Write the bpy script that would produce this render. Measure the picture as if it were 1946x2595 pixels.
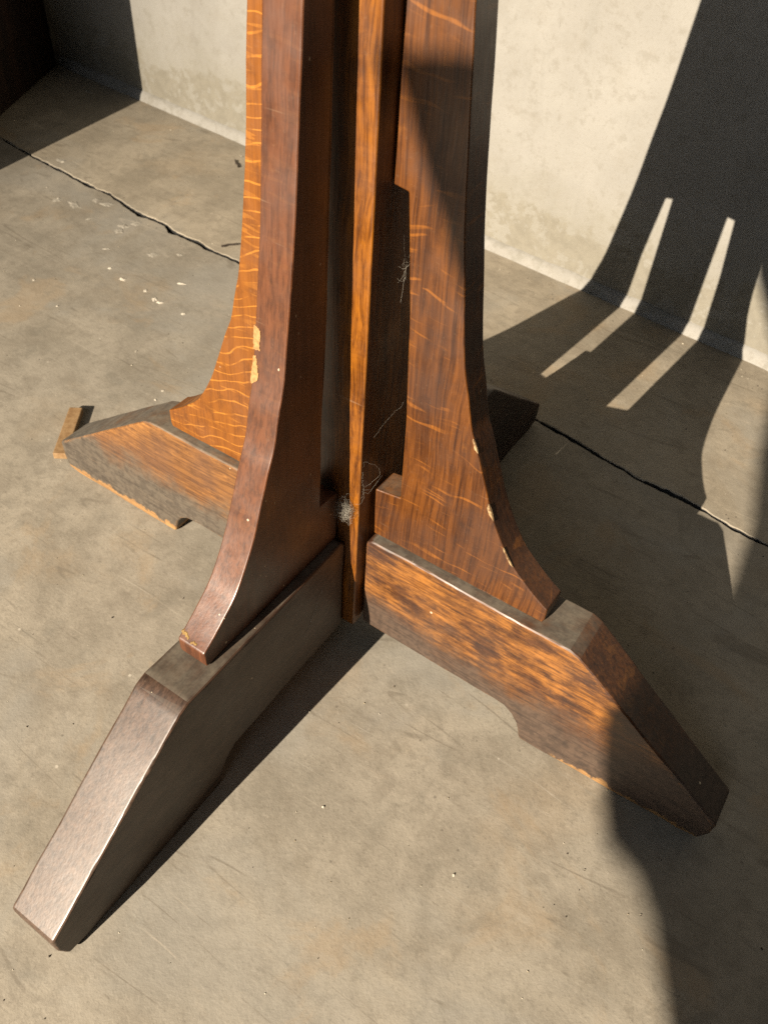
import bpy, bmesh, math, random
from mathutils import Vector, Matrix, noise

# ------------------------------------------------------------------ camera, world, light
S = bpy.context.scene
COL = S.collection
for o in list(bpy.data.objects):
    bpy.data.objects.remove(o)

CAM_R = Vector((0.828679, 0.556943, 0.055721))
CAM_U = Vector((-0.435699, 0.579362, 0.688844))
CAM_F = Vector((-0.351364, 0.595108, -0.722765))
cam = bpy.data.cameras.new('camera')
cam.sensor_fit = 'VERTICAL'; cam.sensor_height = 24.0; cam.sensor_width = 18.0
cam.lens = 20.0876
cam.clip_start = 0.01; cam.clip_end = 60
cam.dof.use_dof = True; cam.dof.focus_distance = 0.55; cam.dof.aperture_fstop = 10.5
co = bpy.data.objects.new('camera', cam); COL.objects.link(co)
m = Matrix.Identity(4)
for i, v in enumerate((CAM_R, CAM_U, -CAM_F)):
    for j in range(3): m[j][i] = v[j]
m.translation = Vector((0.24607, -0.3646, 0.58447))
co.matrix_world = m
S.camera = co

W = bpy.data.worlds.new('World'); S.world = W; W.use_nodes = True
bg = W.node_tree.nodes['Background']
bg.inputs[0].default_value = (0.85, 0.92, 1.0, 1); bg.inputs[1].default_value = 0.007

LAMP = Vector((-0.38, -4.2, 2.05))
ld = bpy.data.lights.new('spot_lamp', 'SPOT')
ld.energy = 5300; ld.color = (1.0, 0.868, 0.70); ld.shadow_soft_size = 0.0112
ld.spot_size = math.radians(40); ld.spot_blend = 1.0
lo = bpy.data.objects.new('spot_lamp', ld); COL.objects.link(lo)
lo.location = LAMP
lo.rotation_euler = (Vector((0.14, -0.12, 0.10)) - LAMP).to_track_quat('-Z', 'Y').to_euler()

ad = bpy.data.lights.new('cool_fill_light', 'AREA'); ad.shape = 'RECTANGLE'; ad.size = 3.0; ad.size_y = 1.5  # cool fill added to lift the shadows, stands for no known fixture
ad.specular_factor = 0.35; ad.energy = 92; ad.color = (0.86, 0.92, 1.0)
ao = bpy.data.objects.new('cool_fill_light', ad); COL.objects.link(ao)
ao.location = (0.1, -4.6, 3.4)
ao.rotation_euler = (Vector((-0.2, 0.5, 0.2)) - ao.location).to_track_quat('-Z', 'Y').to_euler()

S.view_settings.view_transform = 'Standard'; S.view_settings.look = 'None'
S.view_settings.exposure = 0.0; S.view_settings.gamma = 1.0
S.render.engine = 'CYCLES'
try:
    S.cycles.use_denoising = False
    S.cycles.max_bounces = 6; S.cycles.diffuse_bounces = 2
except Exception:
    pass

# ------------------------------------------------------------------ helpers
R_ = random.Random(7)

def link(name, me, mat=None, parent=None):
    o = bpy.data.objects.new(name, me); COL.objects.link(o)
    if mat is not None: me.materials.append(mat)
    if parent is not None: o.parent = parent
    return o

def empty(name, loc=(0, 0, 0)):
    o = bpy.data.objects.new(name, None); COL.objects.link(o); o.location = loc
    o.empty_display_size = 0.05
    return o

def tag(o, label=None, cat=None, group=None, kind=None):
    if label: o['label'] = label
    if cat: o['category'] = cat
    if group: o['group'] = group
    if kind: o['kind'] = kind
    return o

def to_mesh(bm, name):
    bmesh.ops.recalc_face_normals(bm, faces=bm.faces)
    me = bpy.data.meshes.new(name); bm.to_mesh(me); bm.free()
    return me

def catmull(pts, n=8):
    out = []
    P = [Vector(p) for p in pts]
    for i in range(len(P) - 1):
        p0 = P[max(i - 1, 0)]; p1 = P[i]; p2 = P[i + 1]; p3 = P[min(i + 2, len(P) - 1)]
        for k in range(n):
            t = k / n
            out.append(0.5 * ((2 * p1) + (p2 - p0) * t + (2 * p0 - 5 * p1 + 4 * p2 - p3) * t * t + (3 * p1 - p0 - 3 * p2 + p3) * t ** 3))
    out.append(P[-1])
    return out

def densify(poly, step):
    out = []
    n = len(poly)
    for i in range(n):
        a = Vector(poly[i]); b = Vector(poly[(i + 1) % n])
        k = max(1, int((b - a).length / step))
        for j in range(k): out.append(a.lerp(b, j / k))
    return out

def prism(name, poly, hw, bevel=0.001, jit=0.0005, step=0.005, seed=0.0, seg=3, freq=120):
    """polygon in (r, z), extruded along y by +-hw(r, z); edges rounded and worn"""
    pts = densify(poly, step)
    bm = bmesh.new()
    A = [bm.verts.new((p[0], -hw(p[0], p[1]), p[1])) for p in pts]
    B = [bm.verts.new((p[0], hw(p[0], p[1]), p[1])) for p in pts]
    n = len(pts)
    bm.faces.new(A); bm.faces.new(B[::-1])
    for i in range(n):
        bm.faces.new((A[i], B[i], B[(i + 1) % n], A[(i + 1) % n]))
    bmesh.ops.recalc_face_normals(bm, faces=bm.faces)
    es = [e for e in bm.edges if len(e.link_faces) == 2 and e.calc_face_angle(0) > math.radians(26)]
    bmesh.ops.bevel(bm, geom=es, offset=bevel, segments=seg, profile=0.5, affect='EDGES', clamp_overlap=True)
    for v in bm.verts:
        c = Vector((v.co.x * freq + seed, v.co.y * freq, v.co.z * freq))
        d = noise.noise_vector(c * 0.25) * jit + noise.noise_vector(c * 2.6) * jit * 0.22
        if v.co.z < 0.0012: d.z = 0
        v.co += d
    me = to_mesh(bm, name)
    for p in me.polygons: p.use_smooth = True
    me.set_sharp_from_angle(angle=math.radians(28))
    return me

def add_wn(o):
    w = o.modifiers.new('weighted_normal', 'WEIGHTED_NORMAL'); w.keep_sharp = True

def tube(bm, pts, r, sides=4):
    rings = []
    for i, p in enumerate(pts):
        a = pts[max(i - 1, 0)]; b = pts[min(i + 1, len(pts) - 1)]
        d = (b - a)
        if d.length < 1e-9: d = Vector((0, 0, 1))
        d.normalize()
        s = d.orthogonal().normalized(); t = d.cross(s)
        rings.append([bm.verts.new(p + (s * math.cos(2 * math.pi * k / sides) + t * math.sin(2 * math.pi * k / sides)) * r) for k in range(sides)])
    for x, y in zip(rings, rings[1:]):
        for k in range(sides):
            bm.faces.new((x[k], x[(k + 1) % sides], y[(k + 1) % sides], y[k]))

ALB = 0.48   # all colours below are given relative to this
# ------------------------------------------------------------------ node helper
class NT:
    def __init__(s, name):
        s.m = bpy.data.materials.new(name); s.m.use_nodes = True
        s.t = s.m.node_tree; s.t.nodes.clear()
        s.out = s.n('ShaderNodeOutputMaterial')
        s.b = s.n('ShaderNodeBsdfPrincipled')
        s.t.links.new(s.b.outputs[0], s.out.inputs[0])
    def n(s, typ, **kw):
        x = s.t.nodes.new(typ)
        for k, v in kw.items(): setattr(x, k, v)
        return x
    def l(s, a, b): s.t.links.new(a, b)
    def put(s, sock, v):
        if hasattr(v, 'is_output') or isinstance(v, bpy.types.NodeSocket): s.l(v, sock)
        else:
            if isinstance(v, (tuple, list)) and len(v) == 3 and sock.type == 'RGBA': v = (*v, 1)
            sock.default_value = v
    def coord(s, which='Object'): return s.n('ShaderNodeTexCoord').outputs[which]
    def scale(s, v, sc, loc=(0, 0, 0), rot=(0, 0, 0)):
        x = s.n('ShaderNodeMapping'); s.l(v, x.inputs[0])
        x.inputs['Scale'].default_value = sc; x.inputs['Location'].default_value = loc; x.inputs['Rotation'].default_value = rot
        return x.outputs[0]
    def noise(s, v, sc=5, det=4, rough=0.55, dist=0.0):
        x = s.n('ShaderNodeTexNoise'); s.l(v, x.inputs['Vector'])
        x.inputs['Scale'].default_value = sc; x.inputs['Detail'].default_value = det
        x.inputs['Roughness'].default_value = rough; x.inputs['Distortion'].default_value = dist
        return x.outputs['Fac']
    def noisec(s, v, sc=5, det=3):
        x = s.n('ShaderNodeTexNoise'); s.l(v, x.inputs['Vector'])
        x.inputs['Scale'].default_value = sc; x.inputs['Detail'].default_value = det
        return x.outputs['Color']
    def ramp(s, v, a, b, lo=0.0, hi=1.0, smooth=True):
        x = s.n('ShaderNodeMapRange'); x.interpolation_type = 'SMOOTHSTEP' if smooth else 'LINEAR'
        s.put(x.inputs[0], v)
        x.inputs[1].default_value = a; x.inputs[2].default_value = b
        x.inputs[3].default_value = lo; x.inputs[4].default_value = hi
        return x.outputs[0]
    def math(s, op, a, b=0.0, c=None):
        x = s.n('ShaderNodeMath', operation=op); s.put(x.inputs[0], a); s.put(x.inputs[1], b)
        if c is not None: s.put(x.inputs[2], c)
        return x.outputs[0]
    def mul(s, a, b): return s.math('MULTIPLY', a, b)
    def add(s, a, b): return s.math('ADD', a, b)
    def mix(s, f, a, b):
        x = s.n('ShaderNodeMix', data_type='RGBA'); s.put(x.inputs[0], f); s.put(x.inputs[6], a); s.put(x.inputs[7], b)
        return x.outputs[2]
    def mulc(s, f, a, b):
        x = s.n('ShaderNodeMix', data_type='RGBA', blend_type='MULTIPLY'); s.put(x.inputs[0], f); s.put(x.inputs[6], a); s.put(x.inputs[7], b)
        return x.outputs[2]
    def xyz(s, v):
        x = s.n('ShaderNodeSeparateXYZ'); s.l(v, x.inputs[0]); return x.outputs
    def vadd(s, a, b, k):
        x = s.n('ShaderNodeVectorMath', operation='MULTIPLY_ADD'); s.l(b, x.inputs[0]); x.inputs[1].default_value = (k, k, k) if not isinstance(k, tuple) else k; s.l(a, x.inputs[2])
        return x.outputs[0]
    def voro(s, v, sc, feature='F1'):
        x = s.n('ShaderNodeTexVoronoi', feature=feature); s.l(v, x.inputs['Vector']); x.inputs['Scale'].default_value = sc
        return x
    def edge(s, r=0.002):
        bv = s.n('ShaderNodeBevel'); bv.samples = 4; bv.inputs[0].default_value = r
        g = s.n('ShaderNodeNewGeometry')
        d = s.n('ShaderNodeVectorMath', operation='DOT_PRODUCT'); s.l(bv.outputs[0], d.inputs[0]); s.l(g.outputs['True Normal'], d.inputs[1])
        return s.math('SUBTRACT', 1.0, d.outputs['Value'])
    def nz(s):
        g = s.n('ShaderNodeNewGeometry'); return s.xyz(g.outputs['True Normal'])[2]
    def bump(s, h, st=0.3, dist=0.001):
        x = s.n('ShaderNodeBump'); x.inputs['Strength'].default_value = st; x.inputs['Distance'].default_value = dist
        s.l(h, x.inputs['Height']); s.l(x.outputs[0], s.b.inputs['Normal'])
    def done(s, col, rough=0.5, spec=0.5):
        s.put(s.b.inputs['Base Color'], s.mulc(1.0, col, (ALB, ALB, ALB))); s.put(s.b.inputs['Roughness'], rough)
        s.b.inputs['Specular IOR Level'].default_value = spec
        return s.m

# ------------------------------------------------------------------ wood
def wood(name, dark, mid, fleck_col, axis='Z', fleck=0.6, fleck_thr=0.60, fleck_w=0.05, srough=0.6, wear=0.3, wear_col=(0.36, 0.17, 0.045),
         dust=0.6, scuff=None, dust_n=(0.93, 0.99), dash=0.0, spec=0.5, rough=0.42, seed=0.0, blotch=0.5, bare=None, edge_wear=0.8, speck=1.0, gw=1.0, er=0.0022, lines=0.0, bk=0.26):
    t = NT(name)
    P = t.coord()
    P = t.scale(P, (1, 1, 1), loc=(seed, seed * 0.7, seed * 0.3))
    raw = t.coord()
    X = t.xyz(raw)
    warp = t.vadd(P, t.noisec(P, 9, 2), 0.012)
    if axis == 'Z': g1 = (310, 310, 10); g2 = (620, 620, 24); fk = (30, 30, 290)
    else: g1 = (10, 310, 310); g2 = (24, 620, 620); fk = (190, 60, 26) if axis == 'XF' else (24, 60, 190)
    grain = t.noise(t.scale(warp, g1), 1, 4, 0.6)
    pore = t.noise(t.scale(warp, g2), 1, 2, 0.5)
    big = t.noise(P, 22, 4, 0.6)
    c = t.mix(t.ramp(grain, 0.32 - 0.3 * (1 - gw), 0.68), dark, mid)
    c = t.mix(t.mul(t.ramp(big, 0.38, 0.66), blotch), c, dark)
    # medullary ray flecks of quarter-sawn oak
    w2 = t.vadd(P, t.noisec(P, 20, 2), 0.020)
    f1 = t.noise(t.scale(w2, fk), 1, 1, 0.4)
    patch = t.ramp(t.noise(P, 30, 2), 0.34, 0.52)
    fm = t.mul(t.mul(t.ramp(f1, fleck_thr, fleck_thr + fleck_w), patch), fleck)
    c = t.mix(fm, c, fleck_col)
    if lines:  # close-set curved ray lines
        tl = t.add(t.mul(X[2], 108.0), t.add(t.mul(X[0], 34.0), t.mul(t.noise(t.scale(P, (1, 1, 1)), 26, 2, 0.4), 2.8)))
        fr = t.math('FRACT', tl)
        d_ = t.math('ABSOLUTE', t.add(fr, -0.5))
        wv = t.ramp(d_, 0.085, 0.030)
        brk = t.ramp(t.noise(t.scale(P, (55, 55, 70)), 1, 3, 0.6), 0.36, 0.56)
        c = t.mix(t.mul(t.mul(wv, brk), lines), c, fleck_col)
    # worn stain
    wn = t.noise(t.scale(warp, (g1[0] * 0.17, g1[1] * 0.17, g1[2] * 0.6) if axis == 'Z' else (g1[0] * 2.2, g1[1] * 0.25, g1[2] * 0.25)), 1, 5, 0.68)
    if wear > 0:
        wm = t.ramp(t.add(t.mul(wn, 0.35), t.mul(t.noise(t.scale(P, (0.6, 1, 1)), 34, 7, 0.72), 0.65)), 0.62 - wear * 0.19, 0.78 - wear * 0.2)
        wm = t.mul(wm, t.ramp(t.noise(t.scale(P, (35, 220, 220) if axis != 'Z' else (220, 220, 35)), 1, 4, 0.7), 0.22, 0.62))
        wm = t.mul(wm, t.ramp(t.nz(), 0.60, 0.30))
        if scuff:  # wear is concentrated on the upper part of a foot
            wm = t.mul(wm, t.ramp(t.add(X[2], t.mul(t.noise(P, 18, 3), 0.05)), scuff[0] - 0.004, scuff[0] + 0.05))
        c = t.mix(t.mul(wm, 0.85), c, wear_col)
    if dash:
        dn = t.noise(t.scale(warp, (55, 380, 380) if axis != 'Z' else (380, 380, 55)), 1, 4, 0.7)
        c = t.mulc(t.mul(t.ramp(dn, 0.46, 0.62), dash), c, (0.40, 0.33, 0.28))
        c = t.mix(t.mul(t.mul(t.ramp(dn, 0.42, 0.30), t.ramp(big, 0.42, 0.6)), dash * 0.5), c, wear_col)
    rg = t.ramp(big, 0.3, 0.7, rough - 0.07, rough + 0.12)
    if scuff:  # rubbed grey-brown band low on the side
        h = t.add(X[2], t.mul(t.add(t.noise(P, 16, 5, 0.65), -0.5), 0.10))
        sm = t.mul(t.ramp(h, scuff[0] + 0.028, scuff[0] - 0.012), scuff[1])
        c = t.mix(sm, c, t.mix(t.ramp(t.noise(P, 190, 3), 0.4, 0.65), scuff[2], tuple(k * 0.62 for k in scuff[2])))
        rg = t.mix(sm, rg, (srough, srough, srough))
    if bare:  # splintered bare timber along the bottom edge
        hb = t.add(X[2], t.mul(t.add(t.noise(t.scale(P, (90, 90, 60)), 1, 4, 0.7), -0.5), 0.022))
        bm_ = t.mul(t.ramp(hb, bare[0] + 0.002, bare[0] - 0.001), t.ramp(X[0], bare[1], bare[1] + 0.01))
        c = t.mix(bm_, c, t.mix(t.noise(t.scale(P, (20, 300, 300)), 1, 2), (0.22, 0.11, 0.035), (0.50, 0.28, 0.10)))
    # dark pores, grime and pale rubbing over everything
    c = t.mulc(t.mul(t.ramp(pore, 0.52, 0.64), 0.62 * gw), c, (0.30, 0.24, 0.19))
    c = t.mulc(t.mul(t.ramp(grain, 0.56, 0.40), 0.20 * gw), c, (0.45, 0.38, 0.32))
    c = t.mulc(t.mul(t.ramp(t.noise(P, 75, 5, 0.7), 0.48, 0.68), 0.40), c, (0.40, 0.35, 0.31))
    c = t.mix(t.mul(t.ramp(t.noise(P, 360, 3, 0.7), 0.58, 0.70), 0.07), c, (0.30, 0.21, 0.13))
    # edges rubbed to lighter timber
    em = t.mul(t.ramp(t.edge(er), 0.03, 0.16), t.ramp(t.noise(P, 120, 4, 0.7), 0.40, 0.62))
    c = t.mix(t.mul(em, edge_wear), c, wear_col)
    # white paint specks and crumbs
    v = t.voro(P, 85)
    sp = t.mul(t.ramp(v.outputs['Distance'], 0.10, 0.06), t.ramp(t.xyz(v.outputs['Color'])[0], 0.93, 0.95))
    v2 = t.voro(t.scale(P, (1, 1, 0.55)), 240)
    sp2 = t.mul(t.ramp(v2.outputs['Distance'], 0.13, 0.08), t.ramp(t.xyz(v2.outputs['Color'])[1], 0.965, 0.975))
    c = t.mix(t.mul(t.math('MAXIMUM', sp, sp2), speck), c, (0.62, 0.52, 0.36))
    # fine scratches
    for k, rz in enumerate((0.5, -0.7)):
        sc_ = t.noise(t.scale(P, (14, 14, 260), rot=(rz, rz * 0.6, 0)), 1, 2, 0.5)
        c = t.mix(t.mul(t.ramp(sc_, 0.73, 0.78), 0.28), c, (0.30, 0.20, 0.12))
    # dust lying on upward faces
    up = t.ramp(t.nz(), dust_n[0], dust_n[1])
    dm = t.mul(t.mul(up, t.ramp(t.noise(P, 45, 5, 0.6), 0.12, 0.62)), dust)
    c = t.mix(dm, c, t.mix(t.ramp(t.noise(P, 130, 5, 0.7), 0.3, 0.7), (0.075, 0.062, 0.044), (0.175, 0.150, 0.108)))
    rg = t.mix(dm, rg, (0.85, 0.85, 0.85))
    h = t.add(t.mul(grain, 0.4), t.add(t.mul(pore, -0.5), t.mul(t.noise(t.scale(P, (34, 190, 190) if axis != 'Z' else (190, 190, 34)), 1, 5, 0.62), 0.8)))
    t.bump(h, bk, 0.0006)
    return t.done(c, rg, spec)

M = {}
DK = (0.022, 0.0075, 0.0030); MD = (0.105, 0.036, 0.0115)
M['foot_front'] = wood('foot_front_wood', (0.044, 0.0235, 0.0145), (0.105, 0.056, 0.034), (0.12, 0.05, 0.02), 'X', 0.2, wear=0.25, dust=0.75,
                       dash=0.85, scuff=(0.110, 0.55, (0.125, 0.086, 0.060)), srough=0.44, spec=0.38, bk=0.15, rough=0.42, seed=1.3, wear_col=(0.15, 0.058, 0.024), edge_wear=0.9, gw=0.8)
M['foot_right'] = wood('foot_right_wood', (0.052, 0.0175, 0.0056), (0.120, 0.042, 0.0105), (0.36, 0.15, 0.03), 'X', 0.2, wear=0.98, dust=0.85,
                       wear_col=(0.42, 0.165, 0.026), scuff=(0.052, 0.9, (0.090, 0.058, 0.038)), rough=0.48, dash=0.6, dust_n=(0.88, 0.985), seed=4.1, bare=(0.0045, 0.2), gw=0.8, er=0.003)
M['foot_left'] = wood('foot_left_wood', (0.12, 0.046, 0.012), (0.25, 0.105, 0.024), (0.36, 0.16, 0.04), 'X', 0.2, wear=0.7, dust=0.9,
                      wear_col=(0.44, 0.195, 0.045), scuff=(0.056, 0.95, (0.108, 0.090, 0.066)), rough=0.55, dash=0.45, dust_n=(0.55, 0.78), seed=7.7, bare=(0.007, 0.16), gw=0.7, er=0.004, edge_wear=1.0)
M['foot_back'] = wood('foot_back_wood', DK, (0.07, 0.026, 0.009), (0.2, 0.08, 0.02), 'X', 0.2, wear=0.2, dust=0.6, rough=0.55, seed=2.2)
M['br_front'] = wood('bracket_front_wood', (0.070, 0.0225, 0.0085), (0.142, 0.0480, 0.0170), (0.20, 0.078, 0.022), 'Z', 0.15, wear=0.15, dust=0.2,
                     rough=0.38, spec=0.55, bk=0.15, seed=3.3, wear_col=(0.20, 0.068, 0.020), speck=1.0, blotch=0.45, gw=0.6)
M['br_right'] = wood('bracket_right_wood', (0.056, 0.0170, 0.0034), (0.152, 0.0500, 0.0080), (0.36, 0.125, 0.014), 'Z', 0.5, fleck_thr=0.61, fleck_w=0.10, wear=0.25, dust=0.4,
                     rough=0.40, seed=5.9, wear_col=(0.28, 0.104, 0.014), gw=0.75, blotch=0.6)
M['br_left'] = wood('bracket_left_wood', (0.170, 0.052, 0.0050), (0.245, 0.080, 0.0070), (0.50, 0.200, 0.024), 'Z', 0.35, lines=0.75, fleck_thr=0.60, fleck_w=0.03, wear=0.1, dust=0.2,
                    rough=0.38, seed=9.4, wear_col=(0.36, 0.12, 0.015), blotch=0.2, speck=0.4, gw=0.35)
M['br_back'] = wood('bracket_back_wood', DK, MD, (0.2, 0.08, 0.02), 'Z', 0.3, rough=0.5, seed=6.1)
M['post'] = wood('post_wood', (0.150, 0.047, 0.0045), (0.300, 0.102, 0.008), (0.42, 0.15, 0.012), 'Z', 0.1, wear=0.15, dust=0.2, rough=0.36, seed=8.2,
                 blotch=0.4, wear_col=(0.36, 0.135, 0.018), speck=0.5, dash=0.55, gw=0.9)

# ------------------------------------------------------------------ the wooden stand
stand = tag(empty('pedestal_stand'),
            'worn dark oak pedestal stand with four curved brackets on cross feet', 'stand')

HT = 0.1272
def foot_poly(ri, rb, R2, he, zb):
    p = [(ri, 0.030), (ri + 0.004, 0.0295)]
    p += [(0.150, 0.0295), (0.158, 0.0285), (0.165, 0.0240), (0.1705, 0.0165), (0.1735, 0.0080), (0.1755, 0.0005)]
    p += [(R2 - 0.018, 0.0005), (R2 - 0.004, 0.0030), (R2, he * 0.5), (R2 + 0.0005, he - 0.002), (R2 - 0.001, he)]
    p += [(rb + 0.004, zb - 0.003), (rb - 0.004, zb), (ri + 0.004, zb), (ri, zb - 0.004)]
    return p

feet = [  # yaw, lateral, rb, R2, he, zb, half widths (inner, break, end), material, label
    ('F', -90, 0.0005, 0.1944, 0.3195, 0.0345, 0.1275, (0.0172, 0.0186, 0.0182), 'foot_front', 'foot with a shiny scuffed top slope'),
    ('R', 0, 0.0005, 0.1938, 0.3205, 0.0300, 0.1275, (0.0172, 0.0195, 0.0160), 'foot_right', 'foot with orange worn side'),
    ('B', 90, 0.0, 0.1919, 0.3240, 0.0250, 0.1266, (0.0172, 0.0180, 0.0175), 'foot_back', None),
    ('L', 180, -0.0003, 0.1876, 0.3158, 0.0335, 0.1255, (0.0172, 0.0176, 0.0170), 'foot_left', 'foot with grey rubbed lower side'),
]
for nm, yaw, lat, rb, R2, he, zb, hws, mk, lab in feet:
    def hw(r, z, h=hws, rb=rb, R2=R2):
        if r < rb: return h[0] + (h[1] - h[0]) * (r / rb)
        return h[1] + (h[2] - h[1]) * min(1.0, (r - rb) / (R2 - rb))
    me = prism('foot', foot_poly(0.0285, rb, R2, he, zb), hw, bevel=0.0022, jit=0.0007, step=0.004, seed=yaw * 0.37)
    o = link('foot', me, M[mk], stand)
    o.rotation_euler = (0, 0, math.radians(yaw)); add_wn(o)
    if lab: o['label'] = lab

curve = [(0.1662, 0.1425), (0.1580, 0.1478), (0.1470, 0.1565), (0.1325, 0.1705), (0.1170, 0.1965), (0.1070, 0.2210), (0.0985, 0.2430),
         (0.0920, 0.2580), (0.0870, 0.2780), (0.0825, 0.2950), (0.0785, 0.3180), (0.0740, 0.3500), (0.0700, 0.3800), (0.0645, 0.4400),
         (0.0610, 0.4800), (0.0575, 0.5400), (0.0550, 0.6200), (0.0545, 0.7200)]
curve_d = [tuple(v) for v in catmull(curve, 5)]
def r_outer(z):
    for (r1, z1), (r2, z2) in zip(curve_d, curve_d[1:]):
        if z1 <= z <= z2: return r1 + (r2 - r1) * (z - z1) / max(1e-9, z2 - z1)
    return curve_d[-1][0]
WB = 0.0108
def bracket_poly(zb, slot_top=0.386):
    p = [(0.0300, zb), (0.1650, zb), (0.1660, zb + 0.004)]
    p += curve_d
    p += [(0.0271, 0.7200), (0.0271, slot_top + 0.0012), (0.0362, slot_top), (0.0430, 0.320), (0.0470, 0.250), (0.0490, 0.1755), (0.0290, 0.1725)]
    return p
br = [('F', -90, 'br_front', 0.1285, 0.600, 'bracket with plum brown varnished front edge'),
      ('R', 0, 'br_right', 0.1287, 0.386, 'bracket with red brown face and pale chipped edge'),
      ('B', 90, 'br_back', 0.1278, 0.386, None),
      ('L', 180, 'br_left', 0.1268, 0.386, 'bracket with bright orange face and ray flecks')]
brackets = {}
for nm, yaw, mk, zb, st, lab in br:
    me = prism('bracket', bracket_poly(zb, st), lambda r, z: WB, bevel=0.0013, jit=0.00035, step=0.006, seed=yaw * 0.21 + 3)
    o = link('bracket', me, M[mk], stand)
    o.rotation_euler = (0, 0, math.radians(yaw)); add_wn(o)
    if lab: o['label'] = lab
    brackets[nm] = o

# square centre post
PW = 0.0265
bm = bmesh.new()
zs = [0.031 + i * 0.01 for i in range(115)]
rings = []
for z in zs:
    rings.append([bm.verts.new((sx * PW, sy * PW, z)) for sx, sy in ((-1, -1), (1, -1), (1, 1), (-1, 1))])
for a, b in zip(rings, rings[1:]):
    for k in range(4): bm.faces.new((a[k], a[(k + 1) % 4], b[(k + 1) % 4], b[k]))
bm.faces.new(rings[0]); bm.faces.new(rings[-1])
bmesh.ops.recalc_face_normals(bm, faces=bm.faces)
es = [e for e in bm.edges if len(e.link_faces) == 2 and e.calc_face_angle(0) > 0.5]
bmesh.ops.bevel(bm, geom=es, offset=0.0012, segments=3, profile=0.5, affect='EDGES')
me = to_mesh(bm, 'post')
for p in me.polygons: p.use_smooth = True
me.set_sharp_from_angle(angle=math.radians(28))
o = link('post', me, M['post'], stand)
for p in me.polygons: p.use_smooth = False
# turned-over cap at the head of the post, above the picture
bm = bmesh.new()
prof = [(0.0, 1.172), (0.044, 1.172), (0.046, 1.180), (0.046, 1.192), (0.036, 1.204), (0.0, 1.212)]
rr = []
for r, z in prof[1:-1]:
    rr.append([bm.verts.new((sx * r, sy * r, z)) for sx, sy in ((-1, -1), (1, -1), (1, 1), (-1, 1))])
for a, b in zip(rr, rr[1:]):
    for k in range(4): bm.faces.new((a[k], a[(k + 1) % 4], b[(k + 1) % 4], b[k]))
bm.faces.new(rr[0]); bm.faces.new(rr[-1])
link('post_cap', to_mesh(bm, 'post_cap'), M['post'], stand)

# torn bare patches and nicks on the brackets (thin splinter scars that follow the edge)
def plain(name, col, rough=0.7, col2=None, sc=200):
    t = NT(name); P = t.coord()
    c = t.mix(t.ramp(t.noise(P, sc, 4, 0.6), 0.35, 0.65), col, col2 or tuple(k * 0.7 for k in col))
    t.bump(t.noise(P, sc * 2, 3), 0.4, 0.0006)
    return t.done(c, rough, 0.3)
M['bare'] = plain('bare_timber', (0.47, 0.255, 0.095), 0.8, (0.32, 0.16, 0.052), 500)
M['pale'] = plain('pale_splinter', (0.46, 0.32, 0.16), 0.8, (0.16, 0.08, 0.03), 420)
M['yellow'] = plain('yellow_rub', (0.30, 0.185, 0.045), 0.7, (0.20, 0.11, 0.03), 300)

def scar(parent, outline, mat, lift=0.0005):
    """outline: (z, l) points on the curved outer edge of a bracket"""
    bm = bmesh.new()
    top, bot = [], []
    dense = densify([Vector((z, l)) for z, l in outline], 0.0007)
    for i, p in enumerate(dense):
        z, l = p[0], p[1]
        k = noise.noise(Vector((z * 1900, l * 1900, 3))) * 0.00055
        z += k * 1.6; l = max(l + k, -WB - 0.0004)
        r = r_outer(z)
        top.append(bm.verts.new((r + lift, l, z))); bot.append(bm.verts.new((r - 0.0012, l, z)))
    bm.faces.new(top); bm.faces.new(bot[::-1])
    n = len(top)
    for i in range(n): bm.faces.new((top[i], bot[i], bot[(i + 1) % n], top[(i + 1) % n]))
    return link('bare_patch', to_mesh(bm, 'bare_patch'), mat, parent)
F = brackets['F']; Rb = brackets['R']
# front bracket local y: +y = right-hand side seen from its toe is -? (y local = world x for yaw -90)
e = -WB - 0.0003
scar(F, [(0.3235, e), (0.3225, e + 0.0035), (0.3185, e + 0.0047), (0.3135, e + 0.0043), (0.3100, e + 0.0050), (0.3098, e + 0.0005), (0.3145, e)], M['bare'])
scar(F, [(0.3060, e + 0.0008), (0.3062, e + 0.0025), (0.3000, e + 0.0040), (0.2945, e + 0.0050), (0.2920, e + 0.0046), (0.2893, e + 0.0012), (0.2905, e)], M['bare'])
scar(F, [(0.1456, e + 0.0002), (0.1462, e + 0.0016), (0.1446, e + 0.0075), (0.1438, e + 0.0070), (0.1448, e + 0.0016)], M['yellow'])
scar(F, [(0.1443, e + 0.0098), (0.1447, e + 0.0120), (0.1438, e + 0.0142), (0.1434, e + 0.0104)], M['yellow'])

def edge_chip(parent, side, z0, z1, depth, mat, seed):
    rnd = random.Random(seed)
    bm = bmesh.new()
    n = 9; L1 = []; L2 = []; L3 = []
    for i in range(n):
        t_ = i / (n - 1); z = z0 + (z1 - z0) * t_
        w = math.sin(math.pi * t_) ** 0.7 * depth * rnd.uniform(0.45, 1.1) + 0.0002
        r = r_outer(z)
        L1.append(bm.verts.new((r - w, side * (WB + 0.0005), z + rnd.uniform(-.0006, .0006))))
        L2.append(bm.verts.new((r + 0.0003, side * (WB + 0.0004), z)))
        L3.append(bm.verts.new((r + 0.0005, side * (WB - 0.55 * w), z)))
    for i in range(n - 1):
        bm.faces.new((L1[i], L1[i + 1], L2[i + 1], L2[i])); bm.faces.new((L2[i], L2[i + 1], L3[i + 1], L3[i]))
    return link('edge_chip', to_mesh(bm, 'edge_chip'), mat, parent)
edge_chip(Rb, -1, 0.2530, 0.2440, 0.0011, M['pale'], 1)
edge_chip(Rb, -1, 0.2090, 0.1970, 0.0020, M['pale'], 2)
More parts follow.
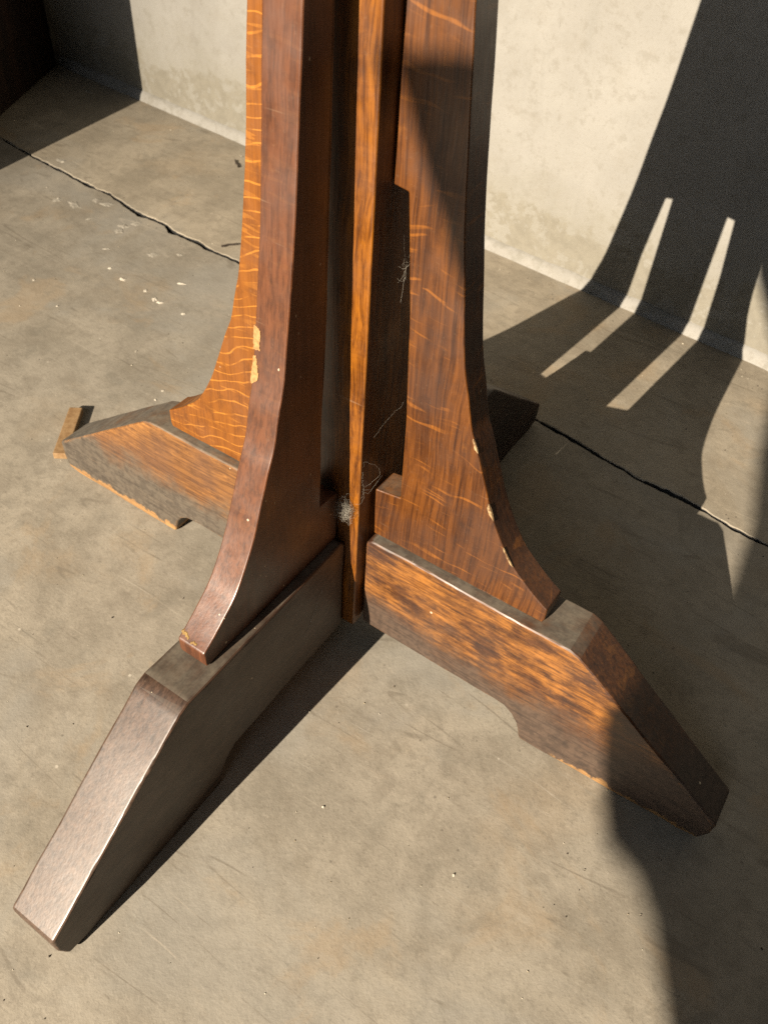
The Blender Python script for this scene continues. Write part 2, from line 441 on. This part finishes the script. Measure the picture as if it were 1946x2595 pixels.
edge_chip(Rb, -1, 0.1790, 0.1660, 0.0006, M['pale'], 3)

# ------------------------------------------------------------------ concrete floor
def wall_y(x): return 0.59024 - 0.07756 * x
crack_pts = [(-3.0, .53), (-1.4, .455), (-0.9558, 0.4205), (-0.9009, 0.4124), (-0.8533, 0.407), (-0.8299, 0.4054), (-0.7843, 0.4021), (-0.7563, 0.3985), (-0.72, 0.3959),
         (-0.6951, 0.3973), (-0.6583, 0.3899), (-0.6176, 0.3808), (-0.6008, 0.3828), (-0.5712, 0.3838), (-0.5546, 0.3743), (-0.533, 0.375),
         (-0.5109, 0.3765), (-0.4772, 0.3712), (-0.4401, 0.3723), (-.30, .361), (-.15, .346), (0.0167, 0.327), (0.0393, 0.3248), (0.0632, 0.3218),
         (0.0897, 0.3171), (0.1204, 0.3123), (0.1454, 0.3079), (0.1721, 0.3092), (0.1949, 0.3078), (0.211, 0.3054), (0.2295, 0.3015),
         (0.2451, 0.2993), (0.262, 0.2983), (0.2758, 0.2984), (.5, .272), (1.2, .20), (3.0, .02)]
cw = {}
def crack_width(x):
    base = 0.0038 + 0.0026 * noise.noise(Vector((x * 23, 1.7, 0))) + 0.0011 * noise.noise(Vector((x * 90, 4.2, 0)))
    for c, w, a in ((-0.6176, 0.008, 0.0016), (-0.5560, 0.009, 0.0030), (0.045, 0.014, 0.0016), (0.085, 0.02, 0.001), (0.172, 0.022, 0.0024), (0.245, 0.02, 0.001),
                    (-0.80, 0.012, 0.0008), (-0.73, .01, .0009)):
        base += a * math.exp(-((x - c) / w) ** 2)
    if x > -0.90 and x < -0.44: base *= 1.25
    if x < -0.93: base *= 0.45
    if -0.03 < x < 0.02: base *= 0.55
    return max(0.0006, base)
cl = []
for (x1, y1), (x2, y2) in zip(crack_pts, crack_pts[1:]):
    n = max(1, int((x2 - x1) / 0.0032)) if -1.2 < x1 < 0.6 else max(1, int((x2 - x1) / 0.05))
    for k in range(n):
        t_ = k / n; x = x1 + (x2 - x1) * t_; y = y1 + (y2 - y1) * t_
        y += 0.0008 * noise.noise(Vector((x * 70, 9.1, 0))) + 0.0006 * noise.noise(Vector((x * 220, 3.3, 0)))
        cl.append((x, y))
cl.append(crack_pts[-1])

def concrete_floor(name='floor_concrete', gain=(1.0, 1.0, 1.0)):
    t = NT(name); P = t.coord()
    big = t.noise(P, 2.6, 5, 0.6); mid = t.noise(P, 11, 6, 0.62); fine = t.noise(P, 95, 5, 0.7); vf = t.noise(P, 420, 3, 0.7)
    c = t.mix(t.ramp(mid, 0.34, 0.66), (0.292, 0.257, 0.199), (0.420, 0.371, 0.289))
    c = t.mix(t.mul(t.ramp(big, 0.40, 0.64), 0.30), c, (0.255, 0.236, 0.196))
    c = t.mix(t.mul(t.ramp(t.noise(P, 33, 6, 0.68), 0.48, 0.66), 0.50), c, (0.245, 0.212, 0.162))
    # warm stains and grey-green stains
    c = t.mix(t.mul(t.ramp(t.noise(P, 6.3, 4, 0.6), 0.55, 0.72), 0.35), c, (0.37, 0.285, 0.185))
    c = t.mix(t.mul(t.ramp(t.noise(t.scale(P, (1, 1, 1), loc=(5, 2, 0)), 17, 6, 0.7), 0.56, 0.68), 0.42), c, (0.215, 0.198, 0.158))
    c = t.mix(t.mul(t.ramp(fine, 0.50, 0.66), 0.40), c, (0.215, 0.186, 0.142))
    c = t.mix(t.mul(t.ramp(fine, 0.46, 0.30), 0.22), c, (0.52, 0.46, 0.37))
    c = t.mix(t.mul(t.ramp(vf, 0.56, 0.68), 0.42), c, (0.17, 0.148, 0.112))
    c = t.mix(t.mul(t.ramp(vf, 0.40, 0.30), 0.25), c, (0.58, 0.52, 0.42))
    # trowel scratches in several directions
    for k, (ang, col, th) in enumerate(((0.55, (0.40, 0.365, 0.295), 0.70), (-0.5, (0.18, 0.162, 0.125), 0.70), (1.25, (0.40, 0.365, 0.30), 0.72), (-1.1, (0.17, 0.155, 0.12), 0.72))):
        w = t.vadd(P, t.noisec(P, 3.0, 2), 0.05)
        s_ = t.noise(t.scale(w, (7, 260, 1), rot=(0, 0, ang), loc=(k * 3.1, k, 0)), 1, 3, 0.55)
        pm = t.ramp(t.noise(t.scale(P, (1, 1, 1), loc=(k * 7.7, 2, 0)), 7, 2), 0.45, 0.62)
        c = t.mix(t.mul(t.mul(t.ramp(s_, th - 0.04, th + 0.03), pm), 0.75), c, col)
    # grey damp clouds and ochre patches
    c = t.mix(t.mul(t.ramp(t.noise(t.scale(P, (1, 1, 1), loc=(3, 8, 0)), 5.2, 5, 0.6, 0.6), 0.50, 0.66), 0.55), c, (0.335, 0.318, 0.275))
    c = t.mix(t.mul(t.ramp(t.noise(t.scale(P, (1, 1, 1), loc=(11, 4, 0)), 8.5, 6, 0.66, 0.8), 0.56, 0.68), 0.42), c, (0.385, 0.285, 0.175))
    c = t.mix(t.mul(t.ramp(t.noise(t.scale(P, (1, 1, 1), loc=(1, 14, 0)), 21, 6, 0.7, 1.0), 0.57, 0.66), 0.40), c, (0.225, 0.200, 0.155))
    # hairline scratches: thin contour lines of stretched noise, broken into stretches
    for k, (ang, w_) in enumerate(((0.62, 0.010), (-0.45, 0.008), (1.35, 0.008), (-1.0, 0.010), (0.1, 0.008))):
        n_ = t.noise(t.scale(t.vadd(P, t.noisec(P, 6, 2), 0.012), (2.2, 26, 1), loc=(k * 9.3, k * 4.1, 0), rot=(0, 0, ang)), 1, 1.0, 0.4)
        ln = t.ramp(t.math('ABSOLUTE', t.add(n_, -0.5)), w_, w_ * 0.2)
        pm = t.ramp(t.noise(t.scale(P, (1, 1, 1), loc=(k * 3.7, 9, 0)), 10, 4, 0.65), 0.53, 0.64)
        c = t.mix(t.mul(t.mul(ln, pm), 0.60), c, (0.190, 0.162, 0.122) if k != 2 else (0.46, 0.41, 0.33))
    # dark pits and pale flecks
    v = t.voro(P, 60)
    c = t.mix(t.mul(t.mul(t.ramp(v.outputs['Distance'], 0.085, 0.05), t.ramp(t.xyz(v.outputs['Color'])[0], 0.88, 0.92)), 0.5), c, (0.10, 0.086, 0.066))
    v = t.voro(P, 47)
    c = t.mix(t.mul(t.mul(t.ramp(v.outputs['Distance'], 0.075, 0.04), t.ramp(t.xyz(v.outputs['Color'])[1], 0.88, 0.9)), 0.85), c, (0.56, 0.51, 0.42))
    h = t.add(t.mul(mid, 1.4), t.add(t.mul(fine, 0.6), t.mul(vf, 0.25)))
    t.bump(h, 0.38, 0.0016)
    c = t.mulc(1.0, c, gain)
    return t.done(c, t.ramp(mid, 0.3, 0.7, 0.62, 0.82), 0.35)
M['floor'] = concrete_floor()
M['floor_far'] = concrete_floor('far_slab_concrete', (1.20, 1.17, 1.12))
M['dirt'] = plain('crack_dirt', (0.018, 0.018, 0.018), 0.95, (0.03, 0.028, 0.025), 300)

floor = empty('floor'); floor['kind'] = 'structure'
def slab(far):
    bm = bmesh.new()
    top, lip, low, out = [], [], [], []
    for x, y in cl:
        w = crack_width(x)
        s = 1 if far else -1
        rag = 0.0013 * noise.noise(Vector((x * 110, 7.7 * s, 2))) + 0.0008 * noise.noise(Vector((x * 420, 3.7 * s, 2)))
        yy = y + s * (w * 0.5 + max(-0.3 * w, rag))
        cham = 0.0007 + 0.0007 * (0.5 + noise.noise(Vector((x * 60, 2.2 * s, 8))))
        top.append(bm.verts.new((x, yy + s * cham, 0)))
        lip.append(bm.verts.new((x, yy, -cham * 0.8)))
        low.append(bm.verts.new((x, yy, -0.017)))
        out.append(bm.verts.new((x, wall_y(x) + 0.08 if far else -5.5, 0)))
    for i in range(len(cl) - 1):
        bm.faces.new((top[i], top[i + 1], out[i + 1], out[i]))
        bm.faces.new((lip[i], lip[i + 1], top[i + 1], top[i]))
        bm.faces.new((low[i], low[i + 1], lip[i + 1], lip[i]))
    me = to_mesh(bm, 'floor_slab')
    for p in me.polygons:
        if p.normal.z < -0.5: p.flip()
    o = link('floor_slab', me, M['floor_far'] if far else M['floor'], floor)
    me.materials.append(M['dirt'])
    for p in me.polygons:
        if min(me.vertices[i].co.z for i in p.vertices) < -0.015: p.material_index = 1
    return o
slab(False); slab(True)
bm = bmesh.new()
lo_ = [bm.verts.new((x, y - 0.03, -0.0140)) for x, y in cl]; hi_ = [bm.verts.new((x, y + 0.03, -0.0140)) for x, y in cl]
for i in range(len(cl) - 1): bm.faces.new((lo_[i], lo_[i + 1], hi_[i + 1], hi_[i]))
link('joint_filling', to_mesh(bm, 'joint_filling'), M['dirt'], floor)

# pale mortar smears stuck to the floor beside the joint
M['mortar'] = plain('pale_mortar', (0.47, 0.43, 0.355), 0.9, (0.30, 0.272, 0.218), 170)
def smear(x, y, rx, ry, rot, seed, h=0.0005, name='mortar_smear', mat='mortar', parent=floor):
    bm = bmesh.new()
    n = 18
    c = bm.verts.new((0, 0, h))
    r1, r2 = [], []
    for k in range(n):
        a = 2 * math.pi * k / n
        q = 0.55 + 0.75 * abs(noise.noise(Vector((math.cos(a) * 1.8 + seed * 5.1, math.sin(a) * 1.8, seed)))) + 0.25 * noise.noise(Vector((math.cos(a) * 5 + seed, math.sin(a) * 5, seed * 3)))
        px, py = math.cos(a) * rx * q, math.sin(a) * ry * q
        r1.append(bm.verts.new((px * 0.62, py * 0.62, h * (0.7 + 0.3 * math.sin(k * 2.3 + seed)))))
        r2.append(bm.verts.new((px, py, -0.0002)))
    for k in range(n):
        bm.faces.new((c, r1[k], r1[(k + 1) % n])); bm.faces.new((r1[k], r2[k], r2[(k + 1) % n], r1[(k + 1) % n]))
    me = to_mesh(bm, name)
    o = link(name, me, M[mat], parent); o.location = (x, y, 0.0002); o.rotation_euler = (0, 0, rot)
    return o
for k, (x, y, rx, ry, rot) in enumerate([(-0.820, 0.425, .012, .006, .2), (-0.732, 0.340, .009, .007, 1.3), (-0.704, 0.345, .017, .008, -.2), (-0.672, 0.374, .014, .009, .4),
        (-0.692, 0.373, .009, .007, 2), (-0.604, 0.362, .011, .011, .8), (-0.606, 0.333, .008, .010, .3), (-0.612, 0.345, .007, .012, 1.9), (-0.530, 0.317, .011, .007, .9), 
        (-0.980, 0.629, .016, .006, -.3), (-0.504, 0.338, .005, .004, 0), (-0.83, 0.30, .008, .004, 1), (-.66, .33, .006, .003, 1.2), (-.585, .29, .007, .003, .7), (-.5295, .3178, .007, .008, 2)]):
    smear(x, y, rx, ry, rot, k + 1.0)

FLECKS = [(-0.5167, 0.2514, .0062, .0038), (-0.456, 0.2444, .0055, .0042), (-0.4463, 0.2424, .0060, .0030), (-0.4776, 0.2504, .0045, .0030), (-0.4555, 0.289, .0065, .0030),
          (-0.5329, 0.1628, .0020, .0018), (-0.548, 0.2598, .0035, .0025), (-0.598, 0.1835, .0020, .0018), (-0.4081, 0.2423, .0030, .0025),
          (-0.3261, 0.1225, .0012, .0022), (-0.3218, 0.1069, .0012, .0022), (-0.3983, 0.1554, .0010, .0016), (-0.815, 0.4235, .0045, .0030), (-0.7335, 0.342, .0030, .0040),
          (0.1885, -0.1361, .0016, .0013), (0.0885, -0.1485, .0012, .0010)]
M['fleck'] = plain('pale_paint', (0.72, 0.66, 0.55), 0.8, (0.50, 0.45, 0.36), 350)
for k, (x, y, rx, ry) in enumerate(FLECKS):
    smear(x, y, rx, ry, k * 1.7, k * 2.3 + 40, 0.0008, 'paint_fleck', 'fleck')

# grit lying about
def grit():
    bm = bmesh.new(); rnd = random.Random(5)
    def grain(x, y, r):
        vs = []
        for dx, dy, dz in ((1, 0, 0), (-1, 0, 0), (0, 1, 0), (0, -1, 0), (0, 0, 1)):
            k = rnd.uniform(0.5, 1.2); vs.append(bm.verts.new((x + dx * r * k, y + dy * r * k, (dz * r * k * 0.9) + 0.0001)))
        a, b, c, d, t_ = vs
        for f in ((a, c, t_), (c, b, t_), (b, d, t_), (d, a, t_)): bm.faces.new(f)
    for _ in range(900):
        x = rnd.uniform(-1.0, 0.42); y = rnd.uniform(-0.42, 0.56)
        grain(x, y, rnd.choice((0.0004, 0.0005, 0.0006, 0.0007, 0.0010)))
    for _ in range(110):
        x = rnd.uniform(-.95, .3); y = wall_y(x) - 0.012 - abs(rnd.gauss(0, 0.02)); grain(x, y, rnd.uniform(.0005, .0013))
    for _ in range(150):
        i = rnd.randrange(len(cl)); x, y = cl[i]
        if -1 < x < .35: grain(x, y + rnd.choice((-1, 1)) * (0.004 + abs(rnd.gauss(0, 0.008))), rnd.uniform(.0004, .0011))
    return to_mesh(bm, 'floor_grit')
def grit_mat():
    t = NT('grit'); P = t.coord()
    v = t.voro(P, 160)
    k = t.xyz(v.outputs['Color'])[0]
    c = t.mix(t.ramp(k, 0.35, 0.45), (0.07, 0.055, 0.04), (0.30, 0.25, 0.17))
    c = t.mix(t.ramp(k, 0.70, 0.75), c, (0.60, 0.54, 0.42))
    return t.done(c, 0.85, 0.3)
M['grit'] = grit_mat()
tag(link('floor_grit', grit(), M['grit']), 'fine sandy grit scattered over the concrete floor', 'grit', kind='stuff')

# ------------------------------------------------------------------ concrete wall with mortar fillet
def wall_mat(low):
    t = NT('wall_concrete' if low else 'fillet_mortar'); P = t.coord(); X = t.xyz(P)
    mid = t.noise(P, 9, 6, 0.62); fine = t.noise(P, 70, 5, 0.7); vf = t.noise(P, 300, 3, 0.7)
    c = t.mix(t.ramp(mid, 0.33, 0.67), (0.352, 0.338, 0.303), (0.398, 0.384, 0.346))
    c = t.mix(t.mul(t.ramp(t.noise(t.scale(P, (30, 30, 9)), 1, 5, 0.65), 0.54, 0.72), 0.35), c, (0.29, 0.278, 0.245))
    c = t.mix(t.mul(t.ramp(fine, 0.50, 0.68), 0.45), c, (0.27, 0.25, 0.208))
    c = t.mix(t.mul(t.ramp(t.noise(P, 26, 6, 0.66), 0.5, 0.66), 0.22), c, (0.30, 0.275, 0.225))
    c = t.mix(t.mul(t.ramp(vf, 0.55, 0.68), 0.40), c, (0.25, 0.23, 0.19))
    if low:
        # paint flaked away low on the wall, with an irregular upper limit
        lim = t.add(t.mul(t.add(t.noise(t.scale(P, (1, 1, 1.6)), 9, 6, 0.68), -0.5), 0.17), t.mul(t.add(t.noise(P, 55, 4, 0.6), -0.5), 0.05))
        h = t.add(X[2], lim)
        soft = t.ramp(h, 0.150, 0.050)
        c = t.mix(t.mul(soft, 0.45), c, (0.300, 0.280, 0.215))
        hard = t.mul(t.ramp(h, 0.078, 0.060), t.ramp(t.noise(P, 40, 6, 0.72), 0.60, 0.52))
        c = t.mix(t.mul(hard, 0.72), c, t.mix(t.ramp(fine, .35, .65), (0.235, 0.212, 0.160), (0.300, 0.274, 0.212)))
    else:
        c = t.mix(t.mul(t.ramp(t.noise(P, 60, 4), 0.5, 0.66), 0.5), c, (0.25, 0.235, 0.19))
    # stray scratches
    s_ = t.noise(t.scale(t.vadd(P, t.noisec(P, 4, 2), 0.05), (200, 200, 9), rot=(0, 0.25, 0)), 1, 2, 0.5)
    c = t.mix(t.mul(t.ramp(s_, 0.74, 0.79), 0.4), c, (0.20, 0.19, 0.17))
    v = t.voro(P, 38)
    c = t.mix(t.mul(t.mul(t.ramp(v.outputs['Distance'], 0.08, 0.04), t.ramp(t.xyz(v.outputs['Color'])[0], 0.9, 0.92)), 0.6), c, (0.10, 0.092, 0.075))
    t.bump(t.add(t.mul(mid, 1.5), t.add(t.mul(fine, 0.7), t.mul(vf, 0.25))), 0.35, 0.0018)
    return t.done(c, 0.85, 0.25)
M['wall'] = wall_mat(True); M['fillet'] = wall_mat(False)
wall = tag(empty('concrete_wall', (0, wall_y(0), 0)), 'pale bare concrete wall behind the stand, paint flaked along its foot', 'wall')
wall.rotation_euler = (0, 0, math.atan(-0.07756))
bm = bmesh.new()
bmesh.ops.create_cube(bm, size=1.0)
for v in bm.verts: v.co = Vector((v.co.x * 6.0, 0.010 + (v.co.y + 0.5) * 0.2, (v.co.z + 0.5) * 2.7 - 0.004))
link('wall_panel', to_mesh(bm, 'wall_panel'), M['wall'], wall)
bm = bmesh.new()
rows = []
N = 700
for i in range(N + 1):
    x = -2.0 + 3.4 * i / N
    k = 0.0013 * noise.noise(Vector((x * 16, 1, 0))) + 0.0008 * noise.noise(Vector((x * 60, 2, 0)))
    j = 0.0016 * noise.noise(Vector((x * 20, 5, 0))) + 0.0009 * noise.noise(Vector((x * 75, 6, 0)))
    prof = [(0.0125, 0.0140 + j), (0.0085, 0.0130 + j), (0.0040 + k * 0.5, 0.0085 + j * 0.5), (0.0 + k, 0.0010), (0.0 + k, -0.003)]
    rows.append([bm.verts.new((x, a, b)) for a, b in prof])
for a, b in zip(rows, rows[1:]):
    for k in range(4): bm.faces.new((a[k], b[k], b[k + 1], a[k + 1]))
me = to_mesh(bm, 'wall_fillet')
for p in me.polygons: p.use_smooth = True
link('wall_fillet', me, M['fillet'], wall)

# ------------------------------------------------------------------ dark panel in the shadowed corner
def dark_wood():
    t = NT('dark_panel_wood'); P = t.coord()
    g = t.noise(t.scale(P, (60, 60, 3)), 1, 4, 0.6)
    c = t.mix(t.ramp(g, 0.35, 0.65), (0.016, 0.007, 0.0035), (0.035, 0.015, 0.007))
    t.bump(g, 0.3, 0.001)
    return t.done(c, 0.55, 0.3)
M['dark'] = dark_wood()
def box(bm, x0, x1, y0, y1, z0, z1, bev=0.0):
    vs = [bm.verts.new(p) for p in ((x0, y0, z0), (x1, y0, z0), (x1, y1, z0), (x0, y1, z0), (x0, y0, z1), (x1, y0, z1), (x1, y1, z1), (x0, y1, z1))]
    for f in ((0, 3, 2, 1), (4, 5, 6, 7), (0, 1, 5, 4), (1, 2, 6, 5), (2, 3, 7, 6), (3, 0, 4, 7)): bm.faces.new([vs[i] for i in f])
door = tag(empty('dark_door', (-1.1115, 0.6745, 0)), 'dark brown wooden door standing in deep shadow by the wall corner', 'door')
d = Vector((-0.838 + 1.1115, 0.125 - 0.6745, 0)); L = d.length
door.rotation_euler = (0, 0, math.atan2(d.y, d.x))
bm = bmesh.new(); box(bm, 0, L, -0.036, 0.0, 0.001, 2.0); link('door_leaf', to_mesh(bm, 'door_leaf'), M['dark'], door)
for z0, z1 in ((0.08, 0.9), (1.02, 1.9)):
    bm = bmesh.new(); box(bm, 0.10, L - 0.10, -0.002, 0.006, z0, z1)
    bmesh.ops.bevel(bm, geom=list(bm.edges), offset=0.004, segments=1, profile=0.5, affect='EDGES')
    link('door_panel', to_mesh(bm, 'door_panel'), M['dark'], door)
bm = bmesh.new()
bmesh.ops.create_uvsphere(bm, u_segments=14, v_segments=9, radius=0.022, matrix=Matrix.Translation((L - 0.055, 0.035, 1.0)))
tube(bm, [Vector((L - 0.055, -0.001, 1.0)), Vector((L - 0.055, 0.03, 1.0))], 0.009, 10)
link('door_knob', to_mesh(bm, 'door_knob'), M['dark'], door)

# ------------------------------------------------------------------ small things on the floor
M['shim'] = plain('shim_timber', (0.36, 0.225, 0.105), 0.75, (0.27, 0.155, 0.065), 160)
bm = bmesh.new(); box(bm, -0.035, 0.035, -0.0066, 0.0066, 0.0003, 0.0075)
bmesh.ops.bevel(bm, geom=list(bm.edges), offset=0.0008, segments=2, profile=0.5, affect='EDGES')
o = link('wood_shim', to_mesh(bm, 'wood_shim'), M['shim'])
o.location = (-0.3490, 0.0150, 0); o.rotation_euler = (0, 0, math.radians(125))
tag(o, 'small pale strip of wood on the floor touching the tip of the left foot', 'wood strip')

M['twig'] = plain('splinter_bark', (0.06, 0.042, 0.028), 0.8, (0.035, 0.025, 0.018), 400)
def splinter(x1, y1, x2, y2, r, label, seed):
    bm = bmesh.new(); pts = []
    for k in range(8):
        t_ = k / 7
        pts.append(Vector((x1 + (x2 - x1) * t_ + 0.0008 * math.sin(seed + k), y1 + (y2 - y1) * t_ + 0.0007 * math.cos(seed * 2 + k * 1.7), 0.0012 + r * 0.6)))
    tube(bm, pts, r, 6)
    o = link('wood_splinter', to_mesh(bm, 'wood_splinter'), M['twig'])
    tag(o, label, 'splinter')
splinter(-0.476, 0.386, -0.462, 0.405, 0.0014, 'dark wood splinter on the floor beside the crack, next to the left bracket', 1)
splinter(-0.628, 0.590, -0.609, 0.576, 0.0013, 'short dark wood splinter on the floor near the wall foot', 2)

# fluff of dust and cobweb caught at the foot of the post
t = NT('dust_thread'); M['fluff'] = t.done((0.34, 0.315, 0.26), 0.9, 0.2)
def fluff(name, label, centre, rad, n, seed, th=0.00016, squash=(1, 1, 1), curl=0.5, pull=0.35):
    rnd = random.Random(seed); bm = bmesh.new()
    for _ in range(n):
        p = Vector((rnd.gauss(0, .45), rnd.gauss(0, .45), rnd.gauss(0, .45))) * rad
        dr = Vector((rnd.gauss(0, 1), rnd.gauss(0, 1), rnd.gauss(0, 1))).normalized()
        pts = []
        for k in range(9):
            pts.append(Vector((p.x * squash[0], p.y * squash[1], p.z * squash[2])))
            dr = (dr + Vector((rnd.gauss(0, curl), rnd.gauss(0, curl), rnd.gauss(0, curl))) - p * (pull / rad)).normalized()
            p = p + dr * rad * 0.28
        tube(bm, pts, th * rnd.uniform(0.5, 1.3), 3)
    o = link(name, to_mesh(bm, name), M['fluff']); o.location = centre
    return tag(o, label, 'dust')
def web(name, label, strands, th=0.00003):
    bm = bmesh.new(); rnd = random.Random(3)
    for s in strands:
        pts = [Vector(p) for p in s]
        cur = catmull(pts, 6)
        cur = [Vector((p.x + rnd.gauss(0, .00025), p.y + rnd.gauss(0, .00025), p.z + rnd.gauss(0, .00025))) for p in cur]
        tube(bm, cur, th, 3)
    return tag(link(name, to_mesh(bm, name), M['fluff']), label, 'cobweb')
fluff('dust_tuft', 'grey tuft of dust fluff caught against the base of the post', (0.0185, -0.0320, 0.163), 0.0078, 150, 11, 0.00005, squash=(.8, .5, 1.1))
fluff('dust_tuft', 'thin dusty lint clinging to the slot edge of the right bracket', (0.0378, -0.0100, 0.345), 0.0050, 12, 12, 0.000028, squash=(.6, .4, 1.7), curl=0.16, pull=0.08)
web('cobweb', 'faint cobweb strands stretched between post corner and right bracket', [
    [(0.0305, -0.0300, 0.208), (0.0325, -0.0315, 0.215), (0.0375, -0.029, 0.214), (0.0395, -0.025, 0.208), (0.0375, -0.022, 0.198), (0.0325, -0.027, 0.190), (0.0305, -0.030, 0.192)],
    [(0.0305, -0.0300, 0.204), (0.0315, -0.0310, 0.196), (0.0325, -0.031, 0.190), (0.0305, -0.0305, 0.180)],
    [(0.0305, -0.0300, 0.188), (0.0360, -0.028, 0.190), (0.0400, -0.022, 0.200)],
    [(0.0305, -0.0300, 0.186), (0.0350, -0.029, 0.187), (0.0390, -0.024, 0.196)],
    [(0.0345, -0.026, 0.232), (0.0380, -0.020, 0.243), (0.0430, -0.012, 0.252), (0.0445, -0.0108, 0.256)],
    [(0.0320, -0.030, 0.186), (0.0310, -0.0305, 0.176), (0.0250, -0.0310, 0.172)]])
web('cobweb', 'single pale cobweb thread hanging on the dark side of the front foot', [
    [(0.0178, -0.0560, 0.100), (0.0182, -0.0620, 0.094), (0.0184, -0.0640, 0.086), (0.0184, -0.0720, 0.074), (0.0182, -0.078, 0.066)]], 0.00011)

# ------------------------------------------------------------------ board added behind the camera, cut to throw the shadow across the right foot
board = tag(empty('shadow_board', (-0.003, -1.6, -0.0045)), 'dark cut board added unseen behind the viewer to throw a soft shadow', 'board')
outl = [(-0.125, 1.054), (-0.118, 1.039), (-0.107, 1.018), (-0.096, 0.995), (-0.034, 0.900), (-0.012, 0.874), (-0.001, 0.853), (0.005, 0.838), (0.002, 0.825), (0.007, 0.802),
        (0.013, 0.778), (0.028, 0.768), (0.047, 0.764), (0.062, 0.757), (0.090, 0.738), (0.15, 0.69), (0.24, 0.60), (0.28, 0.45), (0.28, 0.0045), (0.95, 0.0045), (0.95, 1.062), (-0.105, 1.059)]
bm = bmesh.new()
a = [bm.verts.new((x, 0, z)) for x, z in outl]; b = [bm.verts.new((x, 0.016, z)) for x, z in outl]
bm.faces.new(a); bm.faces.new(b[::-1])
for i in range(len(a)): bm.faces.new((a[i], b[i], b[(i + 1) % len(a)], a[(i + 1) % len(a)]))
link('board_sheet', to_mesh(bm, 'board_sheet'), M['dark'], board)
for x in (0.36, 0.86):
    bm = bmesh.new(); box(bm, x - 0.02, x + 0.02, -0.16, -0.0005, 0.0, 0.035); link('support_foot', to_mesh(bm, 'support_foot'), M['dark'], board)
    bm = bmesh.new(); box(bm, x - 0.02, x + 0.02, 0.0165, 0.18, 0.0, 0.035); link('support_foot', to_mesh(bm, 'support_foot'), M['dark'], board)
